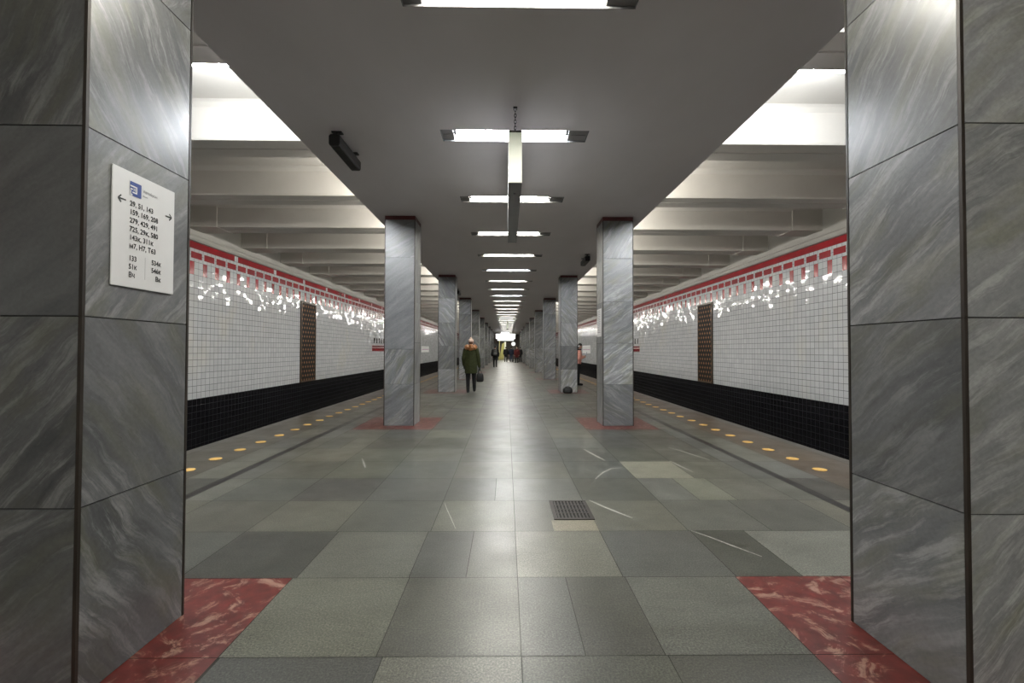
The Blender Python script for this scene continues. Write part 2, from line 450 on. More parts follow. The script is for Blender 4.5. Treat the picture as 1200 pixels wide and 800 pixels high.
# ------------------------------------------------------------------ ceilings
LAMPS = [5.10 + 2.165 * k for k in range(-8, 29)]
LAMPS[7] = 3.03
LAMPS = [y for y in LAMPS if Y0 + .5 < y < Y1 - 3.5]
LX0, LX1 = -.735, .905
def build_ceiling():
    mb = MB(); z0, z1 = CZ, CZ + .14
    mb.box(CXL, LX0, Y0, Y1, z0, z1); mb.box(LX1, CXR, Y0, Y1, z0, z1)
    cur = Y0
    for y in LAMPS:
        mb.box(LX0, LX1, cur, y - .14, z0, z1); cur = y + .14
    mb.box(LX0, LX1, cur, Y1, z0, z1)
    tag(mb.build('ceiling', M['ceiling']), 'flat grey central ceiling slab between the pillar rows', 'ceiling', kind='structure')
    mb = MB(); mb.box(-WX - .2, WX + .2, Y0, Y1, RZ1, RZ1 + .2)
    tag(mb.build('ceiling_upper', M['rib']), 'pale coffered ceiling above the ribs over the tracks', 'ceiling', kind='structure')
build_ceiling()
RIBS = [6.03 + 2.165 * k for k in range(-9, 30)]
RIBS = [y for y in RIBS if Y0 < y < Y1 - .8]
LIT_FROM = Y0
def build_rib():
    mb = MB()
    # two precast edges side by side with a seam between
    for a, b in ((0, .272), (.284, .556)):
        lo = .012 if a == 0 else .006
        mb.prism([(a + .012, RZ0 - .002 if a == 0 else RZ0), (b - .004, RZ0), (b, RZ0 + .02), (b, RZ1), (a, RZ1), (a, RZ0 + .02)], 'x', -WX, WX)
    mb.box(-WX, WX, .27, .286, RZ0 + .03, RZ1)
    # thickened ends by the walls and a fillet to the coffer
    for s in (-1, 1):
        a, b = sorted((s * 6.55, s * WX))
        mb.box(a, b, -.03, .586, RZ0 - .006, RZ1)
    mb.prism([(0, RZ1 - .07), (-.05, RZ1 - .02), (-.09, RZ1), (0, RZ1)], 'x', -WX, WX)
    mb.prism([(.556, RZ1 - .07), (.606, RZ1 - .02), (.646, RZ1), (.556, RZ1)], 'x', -WX, WX)
    return mb.mesh('ceiling_beam', M['rib'])
rib_me = build_rib()
for y in RIBS:
    tag(link('ceiling_beam', rib_me, None, (0, y, 0)), 'pale concrete ceiling beam running across the hall', 'beam', 'ceiling beams', kind='structure')

# end walls
mb = MB(); mb.box(-WX, WX, Y0 - .2, Y0, -1.1, 4.8)
tag(mb.build('wall_back', M['end_wall']), 'dark wall closing the hall behind the viewer', 'wall', kind='structure')
mb = MB(); mb.box(-WX, WX, Y1, Y1 + .2, -1.1, 4.8)
tag(mb.build('wall_end', M['end_wall']), 'dark brown wall at the far end of the hall', 'wall', kind='structure')

# ------------------------------------------------------------------ pillars
ZJ = [0, .737, 1.477, 2.22, 3.0, 3.682]
def build_pillar(name, label, x0, x1, y, dep, seed, grp, side, joints=None, smooth=None):
    r = random.Random(seed); cx = (x0 + x1) / 2; hw = (x1 - x0) / 2
    root = tag(empty(name, (cx, y + dep/2, 0)), label, 'pillar', grp, 'thing')
    mb = MB(); bm = mb.bm; uvl = bm.loops.layers.uv.new('UVMap'); lay = bm.loops.layers.color.new('tone')
    hd = dep / 2; g = .0025; th = .028; cs = .014
    for face in range(4):                                # 0 front, 1 right, 2 back, 3 left
        w = hw if face in (0, 2) else hd; d = hd if face in (0, 2) else hw
        ang = (0, PI/2, PI, -PI/2)[face]
        rot = Matrix.Rotation(ang, 3, 'Z')
        zj = joints if (joints and face == 0) else ZJ
        for i in range(len(zj) - 1):
            plainslab = smooth is not None and face == 0 and i == smooth
            cell = MB()
            fs = mb.box(-w + cs, w - cs, -d, -d + th, zj[i] + g, zj[i+1] - g)
            vs = {v for f in fs for v in f.verts}
            sgn = 1 if side == 'l' else -1
            a = math.radians(r.uniform(28, 62)) * (1 if r.random() < .8 else -1)
            ou, ov, sd = r.uniform(0, 9), r.uniform(0, 9), r.random()
            ct = r.uniform(.7, 1.0)
            if y < 3: tn = r.uniform(.31, .37) if (face, side) == (0, 'l') else r.uniform(.50, .60) if (face, side) == (0, 'r') else r.uniform(.36, .46)
            else: tn = r.uniform(.40, .54)
            if plainslab: tn, ct = (.46, .10) if side == 'l' and y > 5 else (.33, .3)
            for f in fs:
                for l in f.loops:
                    p = l.vert.co; u, v = p.x, p.z
                    l[uvl].uv = (u*math.cos(a) + v*math.sin(a) + ou, -u*math.sin(a) + v*math.cos(a) + ov)
                    l[lay] = (tn, sd, ct, 1)
            for v in vs: v.co = rot @ v.co
    mb.box(-hw + .006, hw - .006, -hd + .006, hd - .006, 0.0, 3.682, 1)
    mb.build('cladding', [M['marble'], M['core']], root)
    mb = MB(); e = .004
    mb.box(-hw + .0, hw - .0, -hd + .0, hd - .0, 3.684, 3.752)
    mb.build('cap_band', M['cap'], root)
    for sx in (-1, 1):
        for sy in (-1, 1):
            mb = MB()
            x, yy = sx * (hw + .002), sy * (hd + .002); t = .013
            poly = [(x, yy), (x - sx*t, yy), (x - sx*t, yy - sy*.010), (x - sx*.010, yy - sy*.010), (x - sx*.010, yy - sy*t), (x, yy - sy*t)]
            mb.prism(poly, 'z', 0.0, 3.682)
            mb.build('corner_strip', M['strip'], root)
    return root
pillars = {}
for k in range(NP):
    for side in 'lr':
        x0, x1 = PXL if side == 'l' else PXR
        y, dep = pillar_y(k), .55
        if k == 0: y, dep = (1.783, .588) if side == 'l' else (1.703, .586)
        row = 'left' if side == 'l' else 'right'
        if k == 0: lab = 'grey marble pillar filling the %s of the frame, nearest of the %s row' % (row, row)
        elif k == 1: lab = 'grey marble pillar second in the %s row, ' % row + ('with a smooth plain grey slab' if side == 'l' else 'with a white notice on its side')
        else: lab = 'grey marble pillar, %s from the viewer in the %s row' % (nth(k + 1), row)
        kw = {}
        if (k, side) == (1, 'l'): kw = dict(joints=[0, .737, 1.36, 3.0, 3.682], smooth=2)
        if (k, side) == (0, 'l'): kw = dict(joints=ZJ, smooth=2)
        pillars[k, side] = build_pillar('marble_pillar', lab, x0, x1, y, dep, 100 + 7*k + (side == 'r'), 'pillars of the %s row' % row, side, **kw)

# ------------------------------------------------------------------ lamps
def ceiling_light(y, k):
    root = tag(empty('ceiling_light', (0, y, CZ)), '', 'light', 'recessed lights along the central ceiling')
    mb = MB(); x0, x1, t, h = LX0, LX1, .004, .115
    mb.box(x0, x1, -.14, .14, h - t, h)
    mb.box(x0, x1, -.14, -.14 + t, .0, h - t); mb.box(x0, x1, .14 - t, .14, .0, h - t)
    mb.box(x0, x0 + t, -.136, .136, 0, h - t); mb.box(x1 - t, x1, -.136, .136, 0, h - t)
    mb.box(-.62, .72, -.03, .03, h - .03, h - t)
    mb.build('housing', M['trough'], root)
    for a, b in ((x0 + t, -.60), (.695, x1 - t)):
        mb = MB(); mb.box(a, b, -.134, .134, .018, .022); mb.box(a + .02, b - .02, -.004, .004, .012, .018)
        mb.build('end_plate', M['plate'], root)
    mb = MB(); mb.rod((-.565, 0, .05), (.66, 0, .05), .019, n=8)
    mb.build('tube', M['tube_cool'] if k in (8, 12, 15) else M['tube'], root)
    for x, s in ((-.565, -1), (.66, 1)):
        mb = MB(); a, b = sorted((x, x + s*.03)); mb.box(a, b, -.022, .022, .022, .111); mb.bevel(.004, 1)
        mb.build('socket', M['socket'], root)
    return root
vis = [i for i, y in enumerate(LAMPS) if y > 2.5]
for i, y in enumerate(LAMPS):
    o = ceiling_light(y, i)
    if y > 2.5:
        o['label'] = 'lit recessed tube light across the grey ceiling, %s from the viewer' % nth(vis.index(i) + 1)
    else:
        o['label'] = 'lit recessed tube light in the ceiling behind the viewer'

def cove_lamp(mat):
    root = empty('cove_lamp')
    mb = MB(); mb.box(-.62, .62, 0, .05, .02, .07); mb.build('body', M['trough'], root)
    mb = MB(); mb.rod((-.58, .09, .03), (.58, .09, .03), .019, n=8); mb.build('tube', mat, root)
    for s in (-1, 1):
        mb = MB(); a, b = sorted((s*.58, s*.61)); mb.box(a, b, .03, .112, .005, .05); mb.build('socket', M['socket'], root)
    return root
def slab_lamp(mat):
    root = empty('cove_lamp')
    mb = MB(); mb.box(-.03, .03, -.62, .62, .0, .10); mb.build('body', M['trough'], root)
    mb = MB(); mb.rod((0, -.58, .145), (0, .58, .145), .019, n=8); mb.build('tube', mat, root)
    for s in (-1, 1):
        mb = MB(); a, b = sorted((s*.58, s*.61)); mb.box(-.02, .02, a, b, .10, .17); mb.build('socket', M['socket'], root)
    return root
proto_b = cove_lamp(M['cove_bright']); proto_c = slab_lamp(M['cove'])
used = set()
cnt = {-1: 0, 1: 0}
for y in [q for q in RIBS if q > LIT_FROM]:
    for s in (-1, 1):
        bright = 0 < y < 5
        src = proto_b if bright else proto_c
        o = src if src.name not in used else copy_tree(src)
        used.add(src.name)
        lx = (-3.13 if s < 0 else 3.27) if bright else (-2.62 if s < 0 else 2.76)
        o.location = (lx, y + .556, 4.145 if y > 3 else 4.2) if bright else (-2.20 if s < 0 else 2.335, y + 1.36, CZ + .1405)
        row = 'left' if s < 0 else 'right'
        if y > 3:
            cnt[s] += 1
            lab = 'tube lamp %s %s ceiling edge in the %s bay between beams' % ('beyond the' if bright else 'above the', row, nth(cnt[s]))
        else: lab = 'tube lamp behind a ceiling beam, behind the viewer on the %s side' % row
        tag(o, lab, 'light', 'hidden lamps between the ceiling beams')

# ------------------------------------------------------------------ hanging lightboxes seen edge on
def lightbox(y, label):
    root = tag(empty('hanging_lightbox', (.082, y, 2.985)), label, 'sign', 'lightbox signs hung along the hall axis')
    W, L, H = .066, 2.5, .52
    mb = MB(); mb.box(-W, W, .012, L, 0, .045); mb.box(-W, W, 0, L, H - .02, H)
    mb.box(-W, W, L - .012, L, .045, H - .02)
    mb.box(-.012, .012, .3, L - .05, -.006, 0)
    mb.build('frame', M['dark_metal'], root)
    mb = MB(); mb.box(-W + .004, W - .004, 0.002, .012, .006, H - .02)
    mb.box(-W, -W + .006, -.001, .01, .004, H - .02); mb.box(W - .006, W, -.001, .01, .004, H - .02); mb.box(-.004, .004, -.001, .003, .05, H - .02)
    mb.build('end_panel', M['end_lit'], root)
    for s in (-1, 1):
        mb = MB(); a, b = sorted((s*W, s*(W - .006))); mb.box(a, b, .014, L - .014, .047, H - .022)
        mb.build('side_panel', M['panel_lit'], root)
    for yy in (.05, L - .05):
        mb = MB(); z = H; i = 0; top = CZ - 2.985 - .012
        while z < top:
            pts = []
            for q in range(10):
                a = 2*PI*q/10
                lx = .011 * math.cos(a); lz = .02 * math.sin(a)
                pts.append((lx if i % 2 else 0, yy + (0 if i % 2 else lx), min(z + .016 + lz, top)))
            mb.tube(pts, .0035, 5, True); z += .031; i += 1
        mb.box(-.02, .02, yy - .02, yy + .02, top - .004, top + .011)
        mb.build('chain', M['chain'], root)
    return root
lightbox(4.44, 'long lit sign box hung on chains from the ceiling, near the viewer, seen end on')
lightbox(35.0, 'lit sign box seen end on, hung far down the hall before the wide white sign')

# three stacked lit signs at the far end
root = tag(empty('illuminated_sign', (0, 58.0, 2.54)), 'wide stepped white lit sign hung across the far end of the hall', 'sign')
for a, b, z0, z1 in ((-1.13, .93, 0, .22), (-1.35, 1.12, .225, .87), (-.70, .38, .875, 1.10)):
    f = MB(); f.box(a, b, 0, .14, z0, z1)
    p = f.build('sign_box', M['housing'], root)
    g = MB(); g.box(a + .015, b - .015, -.006, 0, z0 + .012, z1 - .012); g.build('face', M['sign_far'], p)
for x in (-.5, .2):
    mb = MB(); mb.rod((x, .07, 1.10), (x, .07, CZ - 2.54), .012); mb.build('hanger', M['dark_metal'], root)

# ------------------------------------------------------------------ ceiling loudspeakers
def loudspeaker(x, y, label):
    root = tag(empty('loudspeaker', (x, y, CZ)), label, 'loudspeaker', 'column loudspeakers under the ceiling')
    L, w = .72, .062
    mb = MB(); mb.prism([(-w, -.075), (-w, -.165), (-w*.8, -.185), (w*.8, -.185), (w, -.165), (w, -.075), (w*.7, -.06), (-w*.7, -.06)], 'y', 0, L)
    mb.bevel(.006, 1); mb.build('cabinet', M['black_plastic'], root)
    mb = MB()
    for i in range(9):
        xx = -w*.72 + i * w*.18; mb.box(xx, xx + .005, .05, L - .05, -.190, -.184)
    mb.build('grille', M['dark_metal'], root)
    for yy in (.07, L - .11):
        mb = MB(); mb.box(-.035, .035, yy, yy + .05, -.07, -.05); mb.box(-.012, .012, yy, yy + .05, -.055, -.012); mb.box(-.055, .055, yy - .01, yy + .06, -.012, 0)
        mb.build('mount', M['black_plastic'], root)
loudspeaker(-1.88, 4.95, 'black column loudspeaker fixed to the left of the grey ceiling before the second pillar')
loudspeaker(2.02, 11.3, 'small black loudspeaker under the right ceiling edge beyond the second pillar')
loudspeaker(-1.93, 18.0, 'distant black loudspeaker at the left ceiling edge behind the third pillar')

# ------------------------------------------------------------------ writing
dg = None
def text_mesh(body, size, mat, align='LEFT', extrude=0.0, xs=1.0, weight=0.0):
    c = bpy.data.curves.new('writing', 'FONT'); c.body = body; c.size = size; c.align_x = align; c.extrude = extrude
    c.resolution_u = 3; c.offset = weight
    o = bpy.data.objects.new('writing', c); C.objects.link(o); bpy.context.view_layer.update()
    me = bpy.data.meshes.new_from_object(o.evaluated_get(bpy.context.evaluated_depsgraph_get()))
    bpy.data.objects.remove(o); bpy.data.curves.remove(c)
    me.materials.clear(); me.materials.append(mat)
    if xs != 1.0:
        for v in me.vertices: v.co.x *= xs
    return me
def face_frame(sgn):            # maps local x,y,z of a text to a wall: sgn -1 = left wall (faces +x), 1 = right wall
    if sgn < 0: return Matrix(((0, 0, 1), (1, 0, 0), (0, 1, 0)))
    return Matrix(((0, 0, -1), (-1, 0, 0), (0, 1, 0)))
def put_flat(me, sgn, off):
    """move text mesh (x right, y up, z out) onto the wall frame with offset (right, up, out)"""
    R = face_frame(sgn)
    for v in me.vertices: v.co = R @ (v.co + Vector(off))
    return me

# route sign on the near left pillar
def pillar_sign():
    root = tag(empty('route_sign', (PXL[1] + .002, 1.900, 1.617)), 'white bus route sign with arrows and route numbers on the near left pillar', 'sign')
    W, H = .353, .503
    mb = MB(); mb.box(0, .006, 0, W, 0, H); mb.bevel(.0015, 1); mb.build('board', M['paper'], root)
    out = .0075
    def add(name, body, size, u, v, mat, align='LEFT', xs=1.0):
        link(name, put_flat(text_mesh(body, size, mat, align, 0, xs, .00075 if mat is M['ink'] else .0002), -1, (u, v, out)), root)
    rows = [('29, 51, 143', .356), ('159, 169, 208', .3195), ('279, 429, 491', .2825), ('725, 29к, 580', .2455), ('143к, 311к', .2085), ('м7, Н7, Т63', .172)]
    for t, v in rows: add('route_numbers', t, .0315, .086, v, M['ink'], xs=.93)
    for t, v in (('133', .117), ('51к', .081), ('Вч', .045)): add('route_numbers', t, .0315, .085, v, M['ink'], xs=.9)
    for t, v in (('534к', .120), ('546к', .084), ('Вк', .047)): add('route_numbers', t, .0315, .269, v, M['ink'], 'RIGHT', .9)
    add('heading', 'Автобусы', .0185, .157, .434, M['grey_ink'], xs=.95); add('heading', 'Buses', .0115, .157, .416, M['grey_ink'])
    # bus mark: blue square with white shapes
    def flat(polys, name, mat, o2):
        mb = MB()
        for p in polys: mb.quad([(o2, u, v) for u, v in p])
        mb.build(name, mat, root)
    lx, ly, s = .086, .402, .061
    q = lambda a, b, c, d: [(lx + a*s, ly + b*s), (lx + c*s, ly + b*s), (lx + c*s, ly + d*s), (lx + a*s, ly + d*s)]
    flat([q(0, 0, 1, 1)], 'logo', M['logo_blue'], out)
    flat([q(.0, .62, .60, .72), q(.52, .30, .62, .72), q(.20, .20, .62, .29), q(.30, .36, .36, .56), q(.42, .36, .48, .56), q(0, 0, .10, .35), q(.1, 0, .2, .12),
          q(.02, .40, .22, .50)], 'logo_mark', M['paper'], out + .0004)
    for u, v, d in ((.026, .371, -1), (.292, .3705, 1)):
        L = .040; t = .0031; mb = MB(); tip = u if d < 0 else u + L; o2 = out
        mb.quad([(o2, u, v - t), (o2, u + L, v - t), (o2, u + L, v + t), (o2, u, v + t)])
        for e in (-1, 1):
            a = Vector((tip, v)); b = Vector((tip - d*.0155, v + e*.0155)); n = (b - a).normalized(); n = Vector((-n.y, n.x)) * t
            P = [a + n, b + n, b - n, a - n]
            mb.quad([(o2 + .0002*e, p.x, p.y) for p in P])
        mb.build('arrow', M['ink'], root)
    mb = MB(); mb.quad([(out, .174, .045), (out, .1755, .045), (out, .1755, .145), (out, .174, .145)]); mb.build('divider', M['grey_ink'], root)
pillar_sign()
# notice on the inner side of the second right pillar
root = tag(empty('notice_board', (PXR[0] - .002, 8.665, 1.60)), 'tall white printed notice on the side of the second right pillar', 'sign')
mb = MB(); mb.box(-.006, 0, -.385, 0, 0, .515); mb.bevel(.0015, 1); mb.build('board', M['paper'], root)
r = random.Random(3); mb = MB()
for i in range(13):
    z = .47 - i * .033
    mb.quad([(-.0075, -.06, z), (-.0075, -.31, z), (-.0075, -.31, z + .014), (-.0075, -.06, z + .014)])
mb.build('printed_rows', M['grey_ink'], root)

# station name on both track walls
NAME = 'РЯЗАНСКИЙ ПРОСПЕКТ'
def station_name(sgn, row):
    ystart = 24.72; pitch = .47; length = pitch * len(NAME) + .25
    y0 = ystart if sgn < 0 else ystart + length
    root = tag(empty('station_name_sign', (sgn * WX, y0, 0)), 'dark spaced metal letters over two red stripes on the %s track wall' % row, 'sign')
    for i, ch in enumerate(NAME):
        if ch == ' ': continue
        me = text_mesh(ch, .385, M['letter'], 'CENTER', .012, .8)
        link('letter', put_flat(me, sgn, (.38 + i * pitch, 1.715, .016)), root)
    for z0, z1 in ((1.50, 1.575), (1.285, 1.445)):
        mb = MB(); x0, x1 = sorted((-sgn*.003, -sgn*.018)); a, b = (0, length) if sgn < 0 else (-length, 0)
        mb.box(x0, x1, a, b, z0, z1); mb.build('red_stripe', M['red_tile'], root)
station_name(-1, 'left'); station_name(1, 'right')

# line map panels
for sgn, row, a, b, z0, z1 in ((-1, 'left', 39.0, 42.6, 1.14, 1.66), (1, 'right', 39.2, 43.2, 1.07, 1.78)):
    root = tag(empty('line_map_sign', (sgn*WX, a, 0)), 'white line map panel far along the %s track wall' % row, 'sign')
    o1, o2 = sorted((-sgn*.004, -sgn*.03)); L = b - a; fx = -sgn*.0315
    mb = MB(); mb.box(o1, o2, 0, L, z0, z1); mb.bevel(.004, 1); mb.build('panel', M['paper'], root)
    mb = MB(); zc = z0 + (z1 - z0) * .42
    mb.quad([(fx, .15, zc), (fx, L - .15, zc), (fx, L - .15, zc + .05), (fx, .15, zc + .05)]); mb.build('route_line', M['purple'], root)
    for i in range(20):
        mb = MB()
        y = .2 + i * (L - .4) / 19; mb.quad([(fx - sgn*.001, y - .02, zc + .08), (fx - sgn*.001, y + .02, zc + .08), (fx - sgn*.001, y + .02, zc + .24), (fx - sgn*.001, y - .02, zc + .24)])
        mb.build('station_mark', M['grey_ink'], root)

# gilt lattice screens in the track walls
for sgn, row, a, b in ((-1, 'left', 16.1, 17.35), (1, 'right', 15.9, 17.1)):
    root = tag(empty('lattice_screen', (sgn*WX, a, ZB)), 'tall brown openwork lattice screen set in the %s white tiled wall' % row, 'screen')
    H = 19*T - .02; L = b - a
    o1, o2 = sorted((-sgn*.004, -sgn*.03))
    mb = MB(); mb.box(o1, o2, .05, L - .05, .04, H - .04); mb.build('lattice', M['gilt'], root)
    o1, o2 = sorted((-sgn*.004, -sgn*.045))
    mb = MB(); mb.box(o1, o2, 0, .06, 0, H); mb.box(o1, o2, L - .06, L, 0, H); mb.box(o1, o2, .06, L - .06, 0, .05); mb.box(o1, o2, .06, L - .06, H - .05, H)
    mb.build('frame', M['frame_brown'], root)

# ------------------------------------------------------------------ yellow floor markers
mb = MB(); n = 8; w = .071
mb.prism([(w * (1.06 if i % 2 else 1) * math.cos(2*PI*(i+.5)/n), w * math.sin(2*PI*(i+.5)/n)) for i in range(n)], 'z', .0005, .007)
mark_me = mb.mesh('floor_marker', M['marker'])
for s, row in ((-1, 'left'), (1, 'right')):
    for i in range(58):
        y = 5.17 + i * .517
        o = link('floor_marker', mark_me, None, (s * (3.565 + rnd.uniform(-.015, .015)), y, 0))
        o.rotation_euler.z = rnd.uniform(-.2, .2)
        if i < 20: lab = 'small yellow floor marker, %s beyond the near pillar along the %s platform edge' % (nth(i + 1), row)
        else: lab = 'small yellow floor marker in the distant stretch of the %s platform edge row' % row
        tag(o, lab, 'floor marker', 'yellow markers along the %s platform edge' % row)

# drain grate
root = tag(empty('drain_grate', (.385, 3.655, 0)), 'dark iron drain grate set in the floor right of the centre line', 'grate')
mb = MB(); W, L = .325, .455
mb.box(0, W, 0, .03, 0, .006); mb.box(0, W, L - .03, L, 0, .006); mb.box(0, .03, .03, L - .03, 0, .006); mb.box(W - .03, W, .03, L - .03, 0, .006)
mb.build('frame', M['grate'], root)
mb = MB()
for i in range(9):
    x = .037 + i * .029; mb.box(x, x + .014, .03, L - .03, .0006, .005)
for y in (.125, .22, .315): mb.box(.03, W - .03, y, y + .018, .0006, .0055)
mb.build('bars', M['grate'], root)
mb = MB(); mb.box(.025, W - .025, .025, L - .025, .0003, .0012); mb.build('pit', M['pit'], root)

# black bag by the third right pillar
def bag_mesh(w, d, h):
    mb = MB(); bmesh.ops.create_uvsphere(mb.bm, u_segments=20, v_segments=12, radius=1)
    for v in mb.bm.verts:
        x, y, z = v.co
        e = lambda t: math.copysign(abs(t) ** .55, t)
        v.co = (e(x) * w/2 * (1 - .12*z), e(y) * d/2 * (1 - .2*z), (e(z) * .5 + .5) * h)
    for f in mb.bm.faces: f.smooth = True
    return mb

# ------------------------------------------------------------------ people
def sph(c, r, n=26):
    pts = []
    ga = PI * (3 - 5 ** .5)
    for i in range(n):
        z = 1 - 2 * (i + .5) / n; q = math.sqrt(1 - z*z); a = ga * i
        rr = r if isinstance(r, (tuple, list, Vector)) else (r, r, r)
        pts.append(Vector(c) + Vector((q*math.cos(a)*rr[0], q*math.sin(a)*rr[1], z*rr[2])))
    return pts
def hull(bm, *balls):
    vs = []
    for c, r in balls: vs += [bm.verts.new(p) for p in sph(c, r)]
    res = bmesh.ops.convex_hull(bm, input=vs)
    bad = [e for e in res['geom_interior'] + res['geom_unused'] if isinstance(e, bmesh.types.BMVert)]
    bmesh.ops.delete(bm, geom=list(set(bad)), context='VERTS')
def chain(bm, pts):
    for a, b in zip(pts, pts[1:]): hull(bm, a, b)
def fuse(name, build, mat, parent, voxel=.012, smooth=4):
    """one continuous skin around the shapes"""
    bm = bmesh.new(); build(bm)
    me = bpy.data.meshes.new(name); bm.to_mesh(me); bm.free()
    o = bpy.data.objects.new(name, me); C.objects.link(o)
    md = o.modifiers.new('skin', 'REMESH'); md.mode = 'VOXEL'; md.voxel_size = voxel
    sm = o.modifiers.new('soft', 'SMOOTH'); sm.factor = .5; sm.iterations = smooth
    bpy.context.view_layer.update()
    m2 = bpy.data.meshes.new_from_object(o.evaluated_get(bpy.context.evaluated_depsgraph_get())); m2.name = name
    bpy.data.objects.remove(o); bpy.data.meshes.remove(me)
    for p in m2.polygons: p.use_smooth = True
    m2.materials.clear(); m2.materials.append(mat)
    return link(name, m2, parent)
skin = plain('skin', (.50, .31, .23), .5, var=.06)
def cloth(name, col, rough=.85, var=.2, scale=20): return plain(name, col, rough, var=var, scale=scale, spec=.25)

def person(loc, rz, label, H, coat, trousers, shoes, hair, arms, legs, coat_hem=.42, bulk=1.0, vox=.012, lean=0.0, head_turn=0.0, head_nod=0.0, hat=None, hood=None, hairlen=.0, grip=(.5, .5), gloves=None):
    """arms / legs: (elbow, hand) and (knee, ankle) as fractions of the height, local frame faces +y; index 0 left (-x), 1 right (+x)"""
    root = tag(empty('person', loc, rz), label, 'person')
    V = lambda x, y, z: Vector((x*H, y*H, z*H))
    hip = [V(-.052, 0, .50), V(.052, 0, .50)]
    sho = [V(-.105, lean*.3, .80), V(.105, lean*.3, .80)]
    neck = V(0, lean*.32, .835); hc = V(0, lean*.38 + .012, .925)
    A = [[sho[i], V(*arms[i][0]), V(*arms[i][1])] for i in (0, 1)]
    Lg = [[hip[i], V(*legs[i][0]), V(*legs[i][1])] for i in (0, 1)]
    toe = []
    for i in (0, 1):
        an = Lg[i][2]; dz = legs[i][2] if len(legs[i]) > 2 else 0.0
        toe.append(an + V(0, .085, -.018 + dz) if True else an)
    Rh = Matrix.Rotation(head_turn, 3, 'Z') @ Matrix.Rotation(-head_nod, 3, 'X')
    hp = lambda x, y, z: hc + Rh @ V(x, y, z)
    def body(bm):
        # trunk
        hull(bm, (V(0, 0, .50), V(.085, .06, .05)), (V(0, 0, .60), V(.072, .052, .04)))
        hull(bm, (V(0, 0, .60), V(.072, .052, .04)), (V(0, lean*.2, .72), V(.088, .06, .06)), (V(0, lean*.3, .79), V(.085, .045, .03)))
        hull(bm, (neck - V(0, 0, .03), .035*H), (neck + V(0, 0, .05), .031*H))
        # head: skull, jaw, nose, ears
        hull(bm, (hp(0, -.004, .018), V(.043, .052, .052)), (hp(0, .012, -.04), V(.03, .032, .022)))
        hull(bm, (hp(0, .052, .004), .005*H), (hp(0, .062, -.013), .008*H), (hp(0, .05, -.018), .009*H))
        hull(bm, (hp(0, .044, -.036), V(.015, .007, .006)))
        for s in (-1, 1): hull(bm, (hp(s*.044, -.004, .004), V(.006, .012, .018)))
        for i in (0, 1):
            s = -1 if i == 0 else 1
            chain(bm, [(A[i][0], .034*H), (A[i][1], .026*H), (A[i][2], .0165*H)])
            hand(bm, i, 1.0)
            chain(bm, [(Lg[i][0], .056*H), (Lg[i][1], .034*H), (Lg[i][2], .022*H)])
            hull(bm, (Lg[i][2] - V(0, .012, .012), .02*H), (toe[i], .016*H))
    def hand(bm, i, q_):
            # palm and five unequal curled fingers
            s = -1 if i == 0 else 1
            e, w = A[i][1], A[i][2]; d = (w - e).normalized()
            side = Vector((0, 1, 0)); side = (side - d * side.dot(d)).normalized()
            if abs(d.y) > .7: side = Vector((-s, 0, 0)); side = (side - d*side.dot(d)).normalized()
            inn = d.cross(side) if (d.cross(side)).x * s < 0 else -d.cross(side)
            k0 = w + d * .052 * H
            hull(bm, (w, .014*H*q_), (k0 + side*.016*H, .0085*H*q_), (k0 - side*.016*H, .0085*H*q_))
            for j, ln in enumerate((.038, .044, .041, .032)):
                b0 = k0 + side * (.018 - .012*j) * H; c = grip[i]
                b1 = b0 + (d*(1 - .55*c) + inn*.75*c) * ln*.55*H; b2 = b1 + (d*(.7 - 1.0*c) + inn*(.35 + .5*c)) * ln*.5*H
                chain(bm, [(b0, .0058*H*q_), (b1, .0052*H*q_), (b2, .0044*H*q_)])
            t0 = w + d*.018*H + side*.016*H; t1 = t0 + (side*.6 + d*.7 + inn*.4).normalized()*.028*H; t2 = t1 + (d*.7 + inn*.6).normalized()*.022*H
            chain(bm, [(t0, .0068*H*q_), (t1, .006*H*q_), (t2, .005*H*q_)])
    fuse('body', body, skin, root, min(vox, .0085) if vox < .013 else vox, 2)
    if gloves:
        for i in (0, 1): fuse('glove', lambda bm, i=i: hand(bm, i, 1.28), gloves, root, .0085, 1)
    def tr(bm):
        hull(bm, (V(0, 0, .50), V(.096, .07, .05)), (V(0, 0, .57), V(.084, .062, .03)))
        for i in (0, 1): chain(bm, [(Lg[i][0], .064*H), (Lg[i][1], .042*H), (Lg[i][2] + V(0, 0, .01), .032*H)])
    fuse('trousers', tr, trousers, root, vox)
    for i in (0, 1):
        def sh(bm, i=i):
            an = Lg[i][2]
            hull(bm, (an + V(0, 0, .05), .034*H), (an + V(0, -.004, 0), .030*H))
            hull(bm, (an - V(0, .012, .017), .028*H), (toe[i] + V(0, 0, .0), V(.028, .033, .027)))
        o = fuse('boot', sh, shoes, root, vox)
    def ct(bm):
        b = bulk
        hull(bm, (V(0, 0, coat_hem), V(max(.122, .105*b), max(.092, .078*b), .012)), (V(0, 0, .52), V(max(.122, .098*b), max(.088, .072*b), .03)))
        hull(bm, (V(0, 0, .52), V(max(.122, .098*b), max(.088, .072*b), .03)), (V(0, 0, .6), V(.10*b, .074*b, .03)), (V(0, lean*.2, .72), V(.105*b, .078*b, .05)), (V(0, lean*.3, .785), V(.100*b, .058*b, .028)))
        hull(bm, (V(0, lean*.3, .785), V(.09*b, .05*b, .03)), (neck + V(0, 0, .005), V(.045, .045, .02)))
        for i in (0, 1):
            w = A[i][2]; d = (w - A[i][1]).normalized()
            chain(bm, [(A[i][0] - V(0, 0, .008), .044*H*b), (A[i][1], .037*H*b), (w - d*.012*H, .028*H*b)])
    fuse('coat', ct, coat, root, vox)
